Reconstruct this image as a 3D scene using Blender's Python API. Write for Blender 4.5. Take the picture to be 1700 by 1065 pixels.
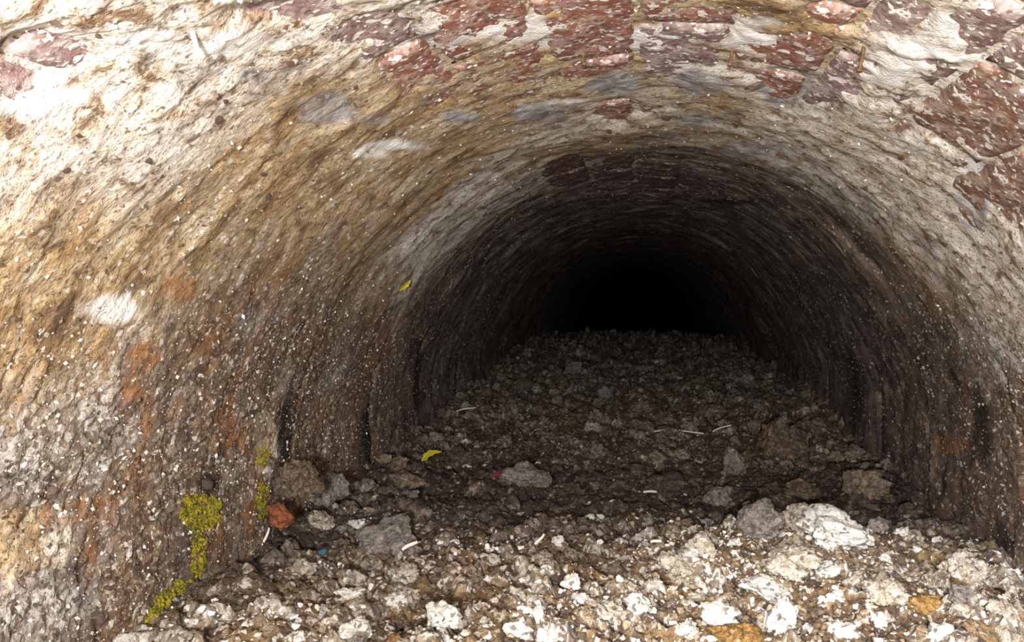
import bpy, bmesh, math, random
import numpy as np
from mathutils import Vector, Matrix, noise as mnoise

for o in list(bpy.data.objects):
    bpy.data.objects.remove(o, do_unlink=True)
scene = bpy.context.scene
COL = scene.collection
rnd = random.Random(7)
rng = np.random.default_rng(11)

# ------------------------------------------------------------------ camera
R = 0.60                       # radius of the vault (m)
CZ = 0.50                      # camera height
AZ = CZ - 0.5 * R              # height of the springing line / arch centre
F = 1320.0
VPX, VPY = 1055.0, 490.0       # vanishing point of the flue in the 1700x1065 frame
YAW = math.atan((VPX - 850.0) / F)
PITCH = math.atan((532.5 - VPY) / F)
cam_d = bpy.data.cameras.new('camera'); cam = bpy.data.objects.new('camera', cam_d)
COL.objects.link(cam)
cam.location = (0, 0, CZ)
cam.rotation_euler = (math.pi / 2 - PITCH, 0, YAW)
cam_d.sensor_width = 36.0
cam_d.lens = 36.0 * F / 1700.0
cam_d.clip_start = 0.02
scene.camera = cam
CAM_M = cam.rotation_euler.to_matrix()

# ------------------------------------------------------------------ light
world = bpy.data.worlds.new('overcast_sky'); scene.world = world
world.use_nodes = True
bg = world.node_tree.nodes['Background']
bg.inputs[0].default_value = (0.93, 0.96, 1.0, 1)
bg.inputs[1].default_value = 1.45
# the photographer's lamp, held at the mouth just behind and left of the camera
fl_d = bpy.data.lights.new('hand_lamp', 'POINT'); fl = bpy.data.objects.new('hand_lamp', fl_d)
COL.objects.link(fl); fl.location = (-0.02, -0.30, CZ + 0.00)
fl_d.energy = 78.0; fl_d.shadow_soft_size = 0.03; fl_d.color = (1.0, 0.95, 0.88)

sun_d = bpy.data.lights.new('hazy_sun', 'SUN'); sun = bpy.data.objects.new('hazy_sun', sun_d)
COL.objects.link(sun); sun_d.energy = 4.2; sun_d.angle = math.radians(5); sun_d.color = (1.0, .96, .9)
sun.rotation_euler = (math.radians(90 - 22.5), 0, math.radians(-13))     # low behind the camera, from the left

scene.view_settings.view_transform = 'Standard'
scene.view_settings.look = 'None'
scene.view_settings.exposure = 0.42
scene.view_settings.gamma = 1.0
scene.view_settings.use_curve_mapping = False

# ------------------------------------------------------------------ numpy noise
def _hash(ix, iy, iz, seed):
    h = (ix.astype(np.int64) * 374761393 + iy.astype(np.int64) * 668265263 + iz.astype(np.int64) * 2147483647 + seed * 974711) & 0xFFFFFFFF
    h = ((h ^ (h >> 13)) * 1274126177) & 0xFFFFFFFF
    h = ((h ^ (h >> 16)) * 2246822519) & 0xFFFFFFFF
    return ((h ^ (h >> 15)) & 0xFFFFFF) / float(0xFFFFFF)

def vnoise(x, y, z=None, seed=0):
    if z is None: z = np.zeros_like(x)
    fx, fy, fz = np.floor(x), np.floor(y), np.floor(z)
    ux, uy, uz = x - fx, y - fy, z - fz
    ux = ux * ux * (3 - 2 * ux); uy = uy * uy * (3 - 2 * uy); uz = uz * uz * (3 - 2 * uz)
    r = 0
    for a in (0, 1):
        wx = ux if a else 1 - ux
        for b in (0, 1):
            wy = uy if b else 1 - uy
            for c in (0, 1):
                wz = uz if c else 1 - uz
                r = r + wx * wy * wz * _hash(fx + a, fy + b, fz + c, seed)
    return r

def fbm(x, y, octv=4, seed=0, gain=0.5, z=None):
    s, amp, tot, f = 0, 1.0, 0, 1.0
    for i in range(octv):
        s = s + amp * vnoise(x * f + 17.3 * i, y * f + 9.1 * i, None if z is None else z * f, seed + i)
        tot += amp; amp *= gain; f *= 2.03
    return s / tot

def worley(x, y, seed):
    ix, iy = np.floor(x), np.floor(y)
    best = np.full(np.shape(x), 9.0); cid = np.zeros(np.shape(x)); sec = np.full(np.shape(x), 9.0)
    zz = np.zeros_like(ix)
    for a in (-1, 0, 1):
        for b in (-1, 0, 1):
            cx = ix + a; cy = iy + b
            px = cx + _hash(cx, cy, zz, seed); py = cy + _hash(cx, cy, zz, seed + 1)
            d = np.hypot(px - x, py - y)
            h = _hash(cx, cy, zz, seed + 2)
            new = d < best
            sec = np.where(new, best, np.minimum(sec, d)); cid = np.where(new, h, cid); best = np.where(new, d, best)
    return best, sec - best, cid

def smooth(e0, e1, x):
    t = np.clip((x - e0) / (e1 - e0), 0, 1)
    return t * t * (3 - 2 * t)

# ------------------------------------------------------------------ photo frame -> place
def ray(px, py):
    d = CAM_M @ Vector(((px - 850.0) / F, -(py - 532.5) / F, -1.0))
    return d.normalized()

def hit_vault(px, py):
    """arc coordinate a (m, 0 at the crown, + to the right), depth y"""
    d = ray(px, py)
    A = d.x ** 2 + d.z ** 2; B = 2 * d.z * (CZ - AZ); C = (CZ - AZ) ** 2 - R * R
    t = (-B + math.sqrt(B * B - 4 * A * C)) / (2 * A)
    p = Vector((0, 0, CZ)) + d * t
    if p.z >= AZ:
        th = math.atan2(p.x, p.z - AZ)
        return R * th, p.y
    t = (R if d.x > 0 else -R) / d.x
    p = Vector((0, 0, CZ)) + d * t
    s = 1 if d.x > 0 else -1
    return s * (R * math.pi / 2 + (AZ - p.z)), p.y

HALF = R * math.pi / 2
def vault_pt(a, y, off=0.0):
    """point on the vault and inward normal; off > 0 moves outward"""
    if abs(a) <= HALF:
        th = a / R
        n = Vector((math.sin(th), 0, math.cos(th)))
        p = Vector((0, y, AZ)) + n * (R + off)
    else:
        s = 1 if a > 0 else -1
        n = Vector((s, 0, 0))
        p = Vector((s * (R + off), y, AZ - (abs(a) - HALF)))
    return p, -n

# rubble bed: height control points (x/R, depth/R, height above the camera /R)
_cp = np.array([
    (-1, -.5, -.80), (0, -.5, -.85), (1, -.5, -.85),
    (-1, .6, -.72), (0, .6, -.74), (1, .6, -.76),
    (-1, 1.45, -.665), (-.5, 1.5, -.68), (0, 1.6, -.70), (.5, 1.6, -.70), (1, 1.5, -.72),
    (-1, 2.1, -.67), (-.5, 2.2, -.68), (0, 2.35, -.70), (.35, 2.35, -.67), (.6, 2.3, -.66), (1, 2.2, -.74),
    (-1, 2.9, -.65), (-.5, 3.0, -.72), (0, 3.1, -.79), (.4, 3.0, -.80), (.7, 2.9, -.76), (1, 2.9, -.73),
    (-1, 3.6, -.63), (-.5, 3.7, -.67), (0, 3.9, -.68), (.4, 3.8, -.68), (.75, 3.5, -.65), (1, 3.6, -.69),
    (-1, 5, -.58), (-.4, 5, -.58), (.3, 5, -.57), (1, 4.9, -.58),
    (-1, 7, -.50), (0, 6.6, -.53), (1, 6.8, -.54),
    (-1, 8.4, -.47), (0, 8.3, -.435), (.3, 8.4, -.44), (1, 8.4, -.50),
    (-1, 11, -.75), (0, 11, -.75), (1, 11, -.75), (-1, 15, -.9), (0, 15, -.9), (1, 15, -.9)])

def bed_base(x, y):
    x = np.asarray(x, float) / R; y = np.asarray(y, float) / R
    num = 0; den = 0
    for cx, cy, cz in _cp:
        d2 = ((x - cx) / 1.0) ** 2 + ((y - cy) / (0.9 + 0.12 * max(cy, 0))) ** 2
        w = np.exp(-d2 * 3.2) + 1e-7 / (d2 + .05)
        num = num + w * cz; den = den + w
    return CZ + R * num / den

def bed_cells(x, y):
    wx = x + .016 * (fbm(x * 40, y * 40, 2, 71) - .5); wy = y + .016 * (fbm(x * 40, y * 40, 2, 73) - .5)
    return worley(wx * 27, wy * 22, 81), worley(wx * 66, wy * 58, 91)

def bed_h(x, y):
    x = np.asarray(x, float); y = np.asarray(y, float)
    h = bed_base(x, y)
    (f1, e1, c1), (f2, e2, c2) = bed_cells(x, y)
    far = 1 + .5 * smooth(3 * R, 6 * R, y) + 1.6 * smooth(6.3 * R, 8.2 * R, y)
    h = h + far * (.020 * (c1 - .62) * smooth(0, .5, e1) + .007 * smooth(0, .4, e1) * np.clip(1 - f1 * f1, 0, 1) + .007 * (c2 - .5) * smooth(0, .4, e2))
    h = h - .11 * np.exp(-(((x - .424) / .035) ** 2 + ((y - 2.02) / .06) ** 2) ** 2)     # the black gap at right
    l1 = fbm(x * 7, y * 7, 3, 31) - .5
    l2 = np.abs(fbm(x * 19, y * 19, 3, 41) - .5)
    l3 = np.abs(fbm(x * 55, y * 55, 3, 51, .6) - .5)
    l4 = fbm(x * 150, y * 150, 2, 61) - .5
    return h + .055 * l1 + .045 * (.14 - l2) + .030 * (.12 - l3) + .007 * l4

def hit_bed(px, py):
    d = ray(px, py); o = Vector((0, 0, CZ))
    t = np.linspace(.3, 7, 1400)
    below = np.nonzero(CZ + d.z * t < bed_h(d.x * t, d.y * t))[0]
    return o + d * float(t[below[0]] if len(below) else 5.0)

# ------------------------------------------------------------------ materials
def mat(name):
    m = bpy.data.materials.new(name); m.use_nodes = True
    nt = m.node_tree
    return m, nt, nt.nodes, nt.links, nt.nodes['Principled BSDF']

def nd(N, t, **kw):
    n = N.new(t)
    for k, v in kw.items():
        setattr(n, k, v)
    return n

def ramp(N, L, fac, stops, interp='LINEAR'):
    r = N.new('ShaderNodeValToRGB'); r.color_ramp.interpolation = interp
    e = r.color_ramp.elements
    while len(e) > 1: e.remove(e[-1])
    e[0].position = stops[0][0]; e[0].color = (*stops[0][1], 1)
    for p, c in stops[1:]:
        q = e.new(p); q.color = (*c, 1)
    L.new(fac, r.inputs[0])
    return r.outputs[0]

def framp(N, L, fac, stops):
    return ramp(N, L, fac, [(p, (v, v, v)) for p, v in stops])

def mix(N, L, fac, a, b, mode='MIX'):
    m = N.new('ShaderNodeMix'); m.data_type = 'RGBA'; m.blend_type = mode; m.clamp_factor = True
    for s, v in ((m.inputs[0], fac), (m.inputs[6], a), (m.inputs[7], b)):
        if hasattr(v, 'links'): L.new(v, s)
        elif isinstance(v, (int, float)): s.default_value = v
        else: s.default_value = (*v, 1)
    return m.outputs[2]

def math_n(N, L, op, a, b=0.0, clamp=False):
    m = N.new('ShaderNodeMath'); m.operation = op; m.use_clamp = clamp
    for s, v in ((m.inputs[0], a), (m.inputs[1], b)):
        if hasattr(v, 'links'): L.new(v, s)
        else: s.default_value = v
    return m.outputs[0]

def noise(N, L, vec, scale, detail=4, rough=.55, dist=0.0):
    n = N.new('ShaderNodeTexNoise')
    n.inputs['Scale'].default_value = scale; n.inputs['Detail'].default_value = detail
    n.inputs['Roughness'].default_value = rough; n.inputs['Distortion'].default_value = dist
    L.new(vec, n.inputs['Vector'])
    return n.outputs['Fac']

def voro(N, L, vec, scale, out='Color', rand=1.0):
    n = N.new('ShaderNodeTexVoronoi'); n.inputs['Scale'].default_value = scale; n.inputs['Randomness'].default_value = rand
    L.new(vec, n.inputs['Vector'])
    return n.outputs[out]

def warp(N, L, vec, scale, amt):
    n = N.new('ShaderNodeTexNoise'); n.inputs['Scale'].default_value = scale; n.inputs['Detail'].default_value = 3
    L.new(vec, n.inputs['Vector'])
    a = N.new('ShaderNodeVectorMath'); a.operation = 'MULTIPLY_ADD'
    L.new(n.outputs['Color'], a.inputs[0]); a.inputs[1].default_value = (amt,) * 3; L.new(vec, a.inputs[2])
    return a.outputs[0]

def sep(N, L, col, ch):
    n = N.new('ShaderNodeSeparateColor'); L.new(col, n.inputs[0])
    return n.outputs[ch]

def mapping(N, L, vec, scale, loc=(0, 0, 0)):
    m = N.new('ShaderNodeMapping'); m.inputs['Scale'].default_value = scale; m.inputs['Location'].default_value = loc
    L.new(vec, m.inputs['Vector'])
    return m.outputs[0]

def attr(N, name):
    a = N.new('ShaderNodeAttribute'); a.attribute_name = name
    return a.outputs['Fac']

def bump(N, L, h, strength, dist, prev=None):
    b = N.new('ShaderNodeBump'); b.inputs['Strength'].default_value = strength; b.inputs['Distance'].default_value = dist
    L.new(h, b.inputs['Height'])
    if prev is not None: L.new(prev, b.inputs['Normal'])
    return b.outputs[0]

def vault_material():
    m, nt, N, L, P = mat('limewash_plaster')
    uv = N.new('ShaderNodeUVMap').outputs[0]
    streak = mapping(N, L, uv, (.8, 1.15, 1))
    n_big = noise(N, L, mapping(N, L, uv, (.8, 1.2, 1)), 4.5, 5, .6, .4)
    n_str = noise(N, L, streak, 16, 6, .62, .8)
    n_mid = noise(N, L, mapping(N, L, uv, (1, .95, 1), (3, 5, 0)), 36, 6, .68, .5)
    n_fine = noise(N, L, mapping(N, L, uv, (1, 1.1, 1), (7, 1, 0)), 150, 4, .7)
    n_tone = noise(N, L, mapping(N, L, uv, (.7, 1.2, 1), (11, 4, 0)), 9, 4, .6, .6)
    # plaster: cream, tan, ochre, whitewash remnants
    base = ramp(N, L, n_str, [(.28, (.16, .095, .05)), (.39, (.34, .22, .11)), (.49, (.48, .35, .20)), (.59, (.58, .47, .32)), (.74, (.74, .68, .58))])
    base = mix(N, L, framp(N, L, n_tone, [(.50, 0), (.70, .75)]), base, (.44, .25, .08))
    base = mix(N, L, framp(N, L, n_big, [(.52, 0), (.72, .6)]), base, (.50, .48, .47))
    base = mix(N, L, attr(N, 'lime'), base, mix(N, L, framp(N, L, n_mid, [(.35, 0), (.6, 1)]), base, (.86, .84, .80)))
    # brown pitting
    pit = framp(N, L, n_mid, [(.35, .85), (.47, 0)])
    base = mix(N, L, pit, base, (.16, .095, .058))
    base = mix(N, L, framp(N, L, n_mid, [(.56, 0), (.68, .55)]), base, (.70, .63, .52))
    pit2 = framp(N, L, n_fine, [(.34, .85), (.47, 0)])
    base = mix(N, L, pit2, base, (.10, .065, .045))
    # crusted lower walls
    crustc = ramp(N, L, n_mid, [(.30, (.026, .018, .017)), (.42, (.08, .054, .044)), (.52, (.165, .115, .076)), (.62, (.28, .195, .12)), (.74, (.40, .32, .23))])
    wv = warp(N, L, uv, 120, .004)
    g1 = voro(N, L, wv, 165); g2 = voro(N, L, mapping(N, L, wv, (1, 1, 1), (3.3, 1.7, 0)), 340)
    n_lime = noise(N, L, mapping(N, L, uv, (1, 1, 1), (21, 2, 0)), 7, 5, .65, .5)
    lg = framp(N, L, n_lime, [(.36, .35), (.56, 1)])
    grain = ramp(N, L, sep(N, L, g1, 0), [(0, (.02, .014, .012)), (.40, (.09, .055, .035)), (.62, (.20, .13, .075)), (.80, (.40, .32, .23)), (.93, (.78, .75, .70))])
    crustc = mix(N, L, math_n(N, L, 'MULTIPLY', framp(N, L, sep(N, L, g1, 1), [(.50, 0), (.58, .85)]), lg), crustc, grain)
    grain2 = ramp(N, L, sep(N, L, g2, 0), [(0, (.03, .02, .016)), (.6, (.17, .12, .08)), (1, (.62, .56, .48))])
    crustc = mix(N, L, math_n(N, L, 'MULTIPLY', framp(N, L, sep(N, L, g2, 1), [(.6, 0), (.66, .8)]), lg), crustc, grain2)
    crustc = mix(N, L, framp(N, L, n_lime, [(.56, 0), (.70, .45)]), crustc, (.48, .46, .44))
    crustc = mix(N, L, framp(N, L, n_tone, [(.50, 0), (.66, .65)]), crustc, (.24, .10, .032))
    crustc = mix(N, L, framp(N, L, n_big, [(.34, .7), (.48, 0)]), crustc, (.045, .03, .032))
    crustc = mix(N, L, math_n(N, L, 'MULTIPLY', attr(N, 'chalk'), framp(N, L, math_n(N, L, 'ADD', math_n(N, L, 'MULTIPLY', sep(N, L, g1, 2), .5), math_n(N, L, 'MULTIPLY', n_fine, .6)), [(.42, .1), (.62, .85)])), crustc, (.60, .585, .57))
    cm = math_n(N, L, 'ADD', attr(N, 'crust'), math_n(N, L, 'MULTIPLY', math_n(N, L, 'SUBTRACT', n_str, .5), 1.4), True)
    base = mix(N, L, cm, base, crustc)
    # sooted deep lining
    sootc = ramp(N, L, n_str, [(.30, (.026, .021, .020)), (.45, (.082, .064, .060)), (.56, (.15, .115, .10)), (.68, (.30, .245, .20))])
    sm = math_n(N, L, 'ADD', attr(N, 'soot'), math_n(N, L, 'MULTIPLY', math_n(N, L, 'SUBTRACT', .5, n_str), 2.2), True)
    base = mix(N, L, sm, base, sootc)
    # lime specks and dark grains spattered over everything
    spk = framp(N, L, sep(N, L, g1, 2), [(.955, 0), (.96, .9)])
    base = mix(N, L, math_n(N, L, 'MULTIPLY', spk, framp(N, L, n_big, [(.35, .1), (.6, 1)])), base, (.82, .80, .76))
    spd = math_n(N, L, 'MULTIPLY', framp(N, L, sep(N, L, g2, 2), [(.92, 0), (.94, .7)]), framp(N, L, n_mid, [(.42, 1), (.58, .1)]))
    base = mix(N, L, spd, base, (.09, .06, .045))
    base = mix(N, L, attr(N, 'white'), base, (.84, .83, .82))
    base = mix(N, L, math_n(N, L, 'MULTIPLY', attr(N, 'bluegrey'), framp(N, L, n_str, [(.35, .35), (.6, .95)])), base, mix(N, L, framp(N, L, n_mid, [(.4, 0), (.6, 1)]), (.17, .16, .17), (.47, .48, .52)))
    base = mix(N, L, attr(N, 'slot_shade_marks'), base, (.022, .017, .016))  # painted shade of the wall-foot slots, with a few other dark marks
    rustc = mix(N, L, framp(N, L, n_mid, [(.35, 0), (.65, 1)]), (.12, .035, .012), (.42, .16, .04))
    base = mix(N, L, math_n(N, L, 'MULTIPLY', attr(N, 'rust'), framp(N, L, n_mid, [(.36, .2), (.56, .9)])), base, rustc)
    L.new(base, P.inputs['Base Color'])
    P.inputs['Roughness'].default_value = .78
    P.inputs['Specular IOR Level'].default_value = .3
    b = bump(N, L, n_mid, .6, .008)
    b = bump(N, L, n_fine, .8, .004, b)
    b = bump(N, L, math_n(N, L, 'MULTIPLY', sep(N, L, g1, 0), cm), .6, .003, b)
    L.new(b, P.inputs['Normal'])
    return m

def brick_material(name, c1, c2, wash):
    m, nt, N, L, P = mat(name)
    oc = N.new('ShaderNodeTexCoord').outputs['Object']
    v = mapping(N, L, oc, (1, .7, 1))
    a = noise(N, L, v, 28, 5, .65, .6); b_ = noise(N, L, oc, 120, 4, .7); w = noise(N, L, mapping(N, L, oc, (1, 1, 1), (5, 5, 5)), 42, 6, .7, .5)
    c = ramp(N, L, a, [(.30, tuple(k * .55 for k in c1)), (.48, c1), (.68, c2)])
    c = mix(N, L, framp(N, L, w, [(.46, 0), (.78, wash * .75)]), c, (.80, .78, .76))
    c = mix(N, L, framp(N, L, b_, [(.60, 0), (.68, .8)]), c, (.8, .76, .7))
    vv_ = voro(N, L, warp(N, L, oc, 70, .012), 95); v2 = voro(N, L, oc, 260)
    c = mix(N, L, framp(N, L, sep(N, L, vv_, 0), [(.90, 0), (.93, wash)]), c, (.86, .85, .83))
    c = mix(N, L, framp(N, L, sep(N, L, v2, 0), [(.92, 0), (.94, wash)]), c, (.86, .84, .80))
    c = mix(N, L, framp(N, L, sep(N, L, v2, 1), [(.90, 0), (.92, .7)]), c, (.10, .06, .05))
    L.new(c, P.inputs['Base Color']); P.inputs['Roughness'].default_value = .62
    L.new(bump(N, L, b_, .6, .003, bump(N, L, a, .6, .008)), P.inputs['Normal'])
    return m

def stone_material(name, stops, bright=1.0, rough=.85, scale=1.0):
    m, nt, N, L, P = mat(name)
    v = N.new('ShaderNodeNewGeometry').outputs['Position']
    a = noise(N, L, v, 55 * scale, 6, .72, .5); f = noise(N, L, v, 260 * scale, 4, .7)
    g1 = voro(N, L, warp(N, L, v, 90, .008), 190)
    s = math_n(N, L, 'ADD', math_n(N, L, 'MULTIPLY', a, .62), math_n(N, L, 'MULTIPLY', f, .26))
    s = math_n(N, L, 'ADD', s, math_n(N, L, 'MULTIPLY', sep(N, L, g1, 0), .12))
    c = ramp(N, L, s, stops)
    c = mix(N, L, framp(N, L, sep(N, L, g1, 1), [(.86, 0), (.90, .75)]), c, (.10, .07, .05))
    L.new(c, P.inputs['Base Color']); P.inputs['Roughness'].default_value = rough
    P.inputs['Specular IOR Level'].default_value = .3
    L.new(bump(N, L, f, .9, .004, bump(N, L, a, .9, .010)), P.inputs['Normal'])
    return m

def bed_material():
    m, nt, N, L, P = mat('rubble_earth')
    tc = N.new('ShaderNodeTexCoord').outputs['Object']
    a = noise(N, L, tc, 17, 6, .65, .6); b_ = noise(N, L, mapping(N, L, tc, (1, 1, 1), (4, 2, 7)), 48, 5, .7, .4); f = noise(N, L, tc, 210, 4, .7)
    t = noise(N, L, mapping(N, L, tc, (1, 1, 1), (9, 3, 1)), 11, 4, .6, .5)
    dry = ramp(N, L, b_, [(.30, (.04, .026, .022)), (.43, (.12, .078, .052)), (.53, (.25, .17, .095)), (.62, (.42, .34, .25)), (.74, (.80, .77, .73))])
    dry = mix(N, L, framp(N, L, t, [(.47, 0), (.62, .8)]), dry, (.33, .18, .045))
    dry = mix(N, L, framp(N, L, a, [(.34, .8), (.46, 0)]), dry, (.16, .12, .11))
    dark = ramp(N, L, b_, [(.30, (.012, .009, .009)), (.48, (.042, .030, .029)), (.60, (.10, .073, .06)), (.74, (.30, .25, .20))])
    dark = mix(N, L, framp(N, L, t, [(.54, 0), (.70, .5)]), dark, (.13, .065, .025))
    dm = math_n(N, L, 'ADD', attr(N, 'damp_shade'), math_n(N, L, 'MULTIPLY', math_n(N, L, 'SUBTRACT', a, .5), 1.6), True)  # damp earth plus the hollow's shade, painted into the rubble colour
    wv = warp(N, L, tc, 60, .012)
    g2 = voro(N, L, mapping(N, L, wv, (1, 1, 1), (2, 3, 4)), 190); g1 = voro(N, L, wv, 110)
    lump = math_n(N, L, 'ADD', math_n(N, L, 'MULTIPLY', attr(N, 'lump'), .72), math_n(N, L, 'MULTIPLY', b_, .30))
    crumb = attr(N, 'crumb')
    agg = [(.05, (.05, .034, .03)), (.30, (.095, .062, .052)), (.44, (.19, .125, .075)), (.57, (.30, .195, .085)), (.68, (.36, .29, .22)), (.79, (.66, .62, .56)), (.88, (.88, .87, .86))]
    dry = mix(N, L, .62, dry, ramp(N, L, lump, agg))
    dry = mix(N, L, framp(N, L, crumb, [(.58, 0), (.64, .7)]), dry, ramp(N, L, sep(N, L, g1, 0), agg))
    dry = mix(N, L, framp(N, L, crumb, [(.14, .7), (.20, 0)]), dry, (.075, .05, .042))
    dry = mix(N, L, framp(N, L, sep(N, L, g2, 1), [(.68, 0), (.73, .75)]), dry, ramp(N, L, sep(N, L, g2, 0), agg))
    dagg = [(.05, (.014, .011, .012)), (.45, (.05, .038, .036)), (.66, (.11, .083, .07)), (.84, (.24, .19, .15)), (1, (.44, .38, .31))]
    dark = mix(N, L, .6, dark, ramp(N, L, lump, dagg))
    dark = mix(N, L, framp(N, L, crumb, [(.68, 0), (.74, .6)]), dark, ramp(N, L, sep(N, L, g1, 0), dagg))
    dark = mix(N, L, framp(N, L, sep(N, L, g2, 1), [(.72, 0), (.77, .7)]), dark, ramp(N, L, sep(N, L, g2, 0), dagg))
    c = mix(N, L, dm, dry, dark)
    c = mix(N, L, framp(N, L, f, [(.60, 0), (.70, .6)]), c, (.55, .48, .38))
    L.new(c, P.inputs['Base Color']); P.inputs['Roughness'].default_value = .8
    P.inputs['Specular IOR Level'].default_value = .3
    bb = bump(N, L, f, .9, .005, bump(N, L, b_, .9, .014))
    bb = bump(N, L, sep(N, L, g2, 0), .5, .004, bump(N, L, sep(N, L, g1, 0), .5, .008, bb))
    L.new(bb, P.inputs['Normal'])
    return m

def chip_material(name, stops):
    m, nt, N, L, P = mat(name)
    tc = N.new('ShaderNodeTexCoord').outputs['Object']
    f = noise(N, L, tc, 160, 4, .7)
    c = ramp(N, L, attr(N, 'tint'), stops)
    c = mix(N, L, framp(N, L, f, [(.38, .6), (.55, 0)]), c, (.08, .055, .04))
    L.new(c, P.inputs['Base Color']); P.inputs['Roughness'].default_value = .75
    L.new(bump(N, L, f, .6, .003), P.inputs['Normal'])
    return m

def plain_material(name, c1, c2, scale=60, rough=.6, bumpd=.002, metallic=0):
    m, nt, N, L, P = mat(name)
    tc = N.new('ShaderNodeTexCoord').outputs['Object']
    f = noise(N, L, tc, scale, 4, .65)
    L.new(mix(N, L, framp(N, L, f, [(.35, 0), (.65, 1)]), c1, c2), P.inputs['Base Color'])
    P.inputs['Roughness'].default_value = rough; P.inputs['Metallic'].default_value = metallic
    L.new(bump(N, L, f, .6, bumpd), P.inputs['Normal'])
    return m

M = {}
M['vault'] = vault_material()
M['bed'] = bed_material()
M['brick_red'] = brick_material('red_brick', (.27, .105, .07), (.38, .19, .13), .85)
M['brick_purple'] = brick_material('purple_brick', (.24, .15, .145), (.38, .28, .275), .9)
M['brick_brown'] = brick_material('brown_brick', (.21, .10, .065), (.33, .19, .115), .8)
M['brick_soot'] = brick_material('sooty_brick', (.085, .030, .026), (.15, .062, .05), .25)
M['white'] = stone_material('white_mortar', [(.30, (.25, .2, .16)), (.42, (.66, .62, .57)), (.52, (.84, .83, .81)), (.8, (.9, .89, .88))])
M['pale'] = stone_material('pale_mortar', [(.32, (.10, .075, .055)), (.44, (.36, .30, .235)), (.54, (.56, .51, .44)), (.68, (.80, .78, .74))])
M['grey'] = stone_material('grey_stone', [(.32, (.06, .05, .045)), (.46, (.21, .185, .17)), (.58, (.36, .33, .31)), (.72, (.58, .56, .53))])
M['brown'] = stone_material('earthy_stone', [(.32, (.03, .02, .017)), (.44, (.11, .078, .06)), (.55, (.23, .17, .12)), (.68, (.46, .40, .32))])
M['dark'] = stone_material('sooty_stone', [(.34, (.016, .012, .012)), (.46, (.065, .05, .047)), (.58, (.15, .12, .105)), (.72, (.34, .30, .25))])
M['tan'] = stone_material('tan_stone', [(.32, (.045, .033, .026)), (.45, (.18, .138, .10)), (.56, (.33, .265, .20)), (.70, (.58, .53, .46))])
M['ochre'] = stone_material('ochre_stone', [(.32, (.08, .04, .015)), (.45, (.26, .14, .045)), (.56, (.42, .25, .085)), (.70, (.66, .54, .38))])
M['red'] = stone_material('brick_fragment', [(.32, (.06, .02, .012)), (.46, (.26, .075, .03)), (.60, (.42, .14, .06)), (.76, (.55, .36, .27))])
M['chips'] = chip_material('rubble_chips', [(0, (.05, .035, .03)), (.28, (.14, .10, .075)), (.45, (.28, .20, .12)), (.60, (.42, .33, .24)), (.78, (.62, .57, .50)), (.92, (.86, .85, .83))])
M['chips_dark'] = chip_material('dark_chips', [(0, (.015, .012, .012)), (.5, (.05, .038, .034)), (.75, (.12, .09, .07)), (.90, (.32, .27, .21)), (1, (.62, .58, .52))])
M['grit'] = chip_material('wall_grit', [(0, (.05, .03, .02)), (.35, (.26, .19, .13)), (.6, (.52, .46, .38)), (.8, (.85, .83, .8))])
M['moss'] = plain_material('yellow_moss', (.055, .046, .004), (.34, .28, .012), 110, .9, .004)
M['leaf'] = plain_material('yellow_leaf', (.62, .55, .01), (.78, .72, .03), 90, .5)
M['straw'] = plain_material('pale_straw', (.62, .56, .45), (.86, .83, .76), 70, .6)
M['nail'] = plain_material('rusty_nail', (.10, .05, .03), (.30, .17, .09), 200, .6, .001, .4)
M['blue'] = plain_material('blue_plastic', (.02, .10, .16), (.05, .21, .30), 90, .4)
M['redflake'] = plain_material('red_plastic', (.12, .012, .018), (.24, .03, .04), 90, .45)
M['pebble'] = plain_material('dark_pebble', (.05, .03, .024), (.15, .095, .075), 80, .7, .004)

# ------------------------------------------------------------------ object helpers
def link(name, me, material=None, parent=None):
    o = bpy.data.objects.new(name, me); COL.objects.link(o)
    if material is not None and not me.materials: me.materials.append(material)
    if parent: o.parent = parent
    return o

def tag(o, label=None, cat=None, group=None, kind=None):
    if label: o['label'] = label
    if cat: o['category'] = cat
    if group: o['group'] = group
    if kind: o['kind'] = kind
    return o

def grid_mesh(name, co, nu, nv, flip=False):
    """co: (nu*nv,3) row-major over u then v"""
    idx = np.arange(nu * nv).reshape(nu, nv)
    q = np.stack([idx[:-1, :-1], idx[1:, :-1], idx[1:, 1:], idx[:-1, 1:]], -1).reshape(-1, 4)
    if flip: q = q[:, ::-1]
    me = bpy.data.meshes.new(name)
    me.vertices.add(len(co)); me.vertices.foreach_set('co', co.astype(np.float32).ravel())
    me.loops.add(q.size); me.loops.foreach_set('vertex_index', q.astype(np.int32).ravel())
    me.polygons.add(len(q)); me.polygons.foreach_set('loop_start', np.arange(0, q.size, 4, dtype=np.int32))
    me.update(calc_edges=True)
    me.polygons.foreach_set('use_smooth', np.ones(len(q), bool))
    return me, q

def tri_mesh(name, co, tris, smooth_=False):
    me = bpy.data.meshes.new(name)
    me.vertices.add(len(co)); me.vertices.foreach_set('co', np.asarray(co, np.float32).ravel())
    me.loops.add(tris.size); me.loops.foreach_set('vertex_index', tris.astype(np.int32).ravel())
    me.polygons.add(len(tris)); me.polygons.foreach_set('loop_start', np.arange(0, tris.size, 3, dtype=np.int32))
    me.update(calc_edges=True)
    me.polygons.foreach_set('use_smooth', np.full(len(tris), smooth_))
    return me

def set_attr(me, name, arr):
    at = me.attributes.new(name, 'FLOAT', 'POINT'); at.data.foreach_set('value', np.asarray(arr, np.float32).ravel())

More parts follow.
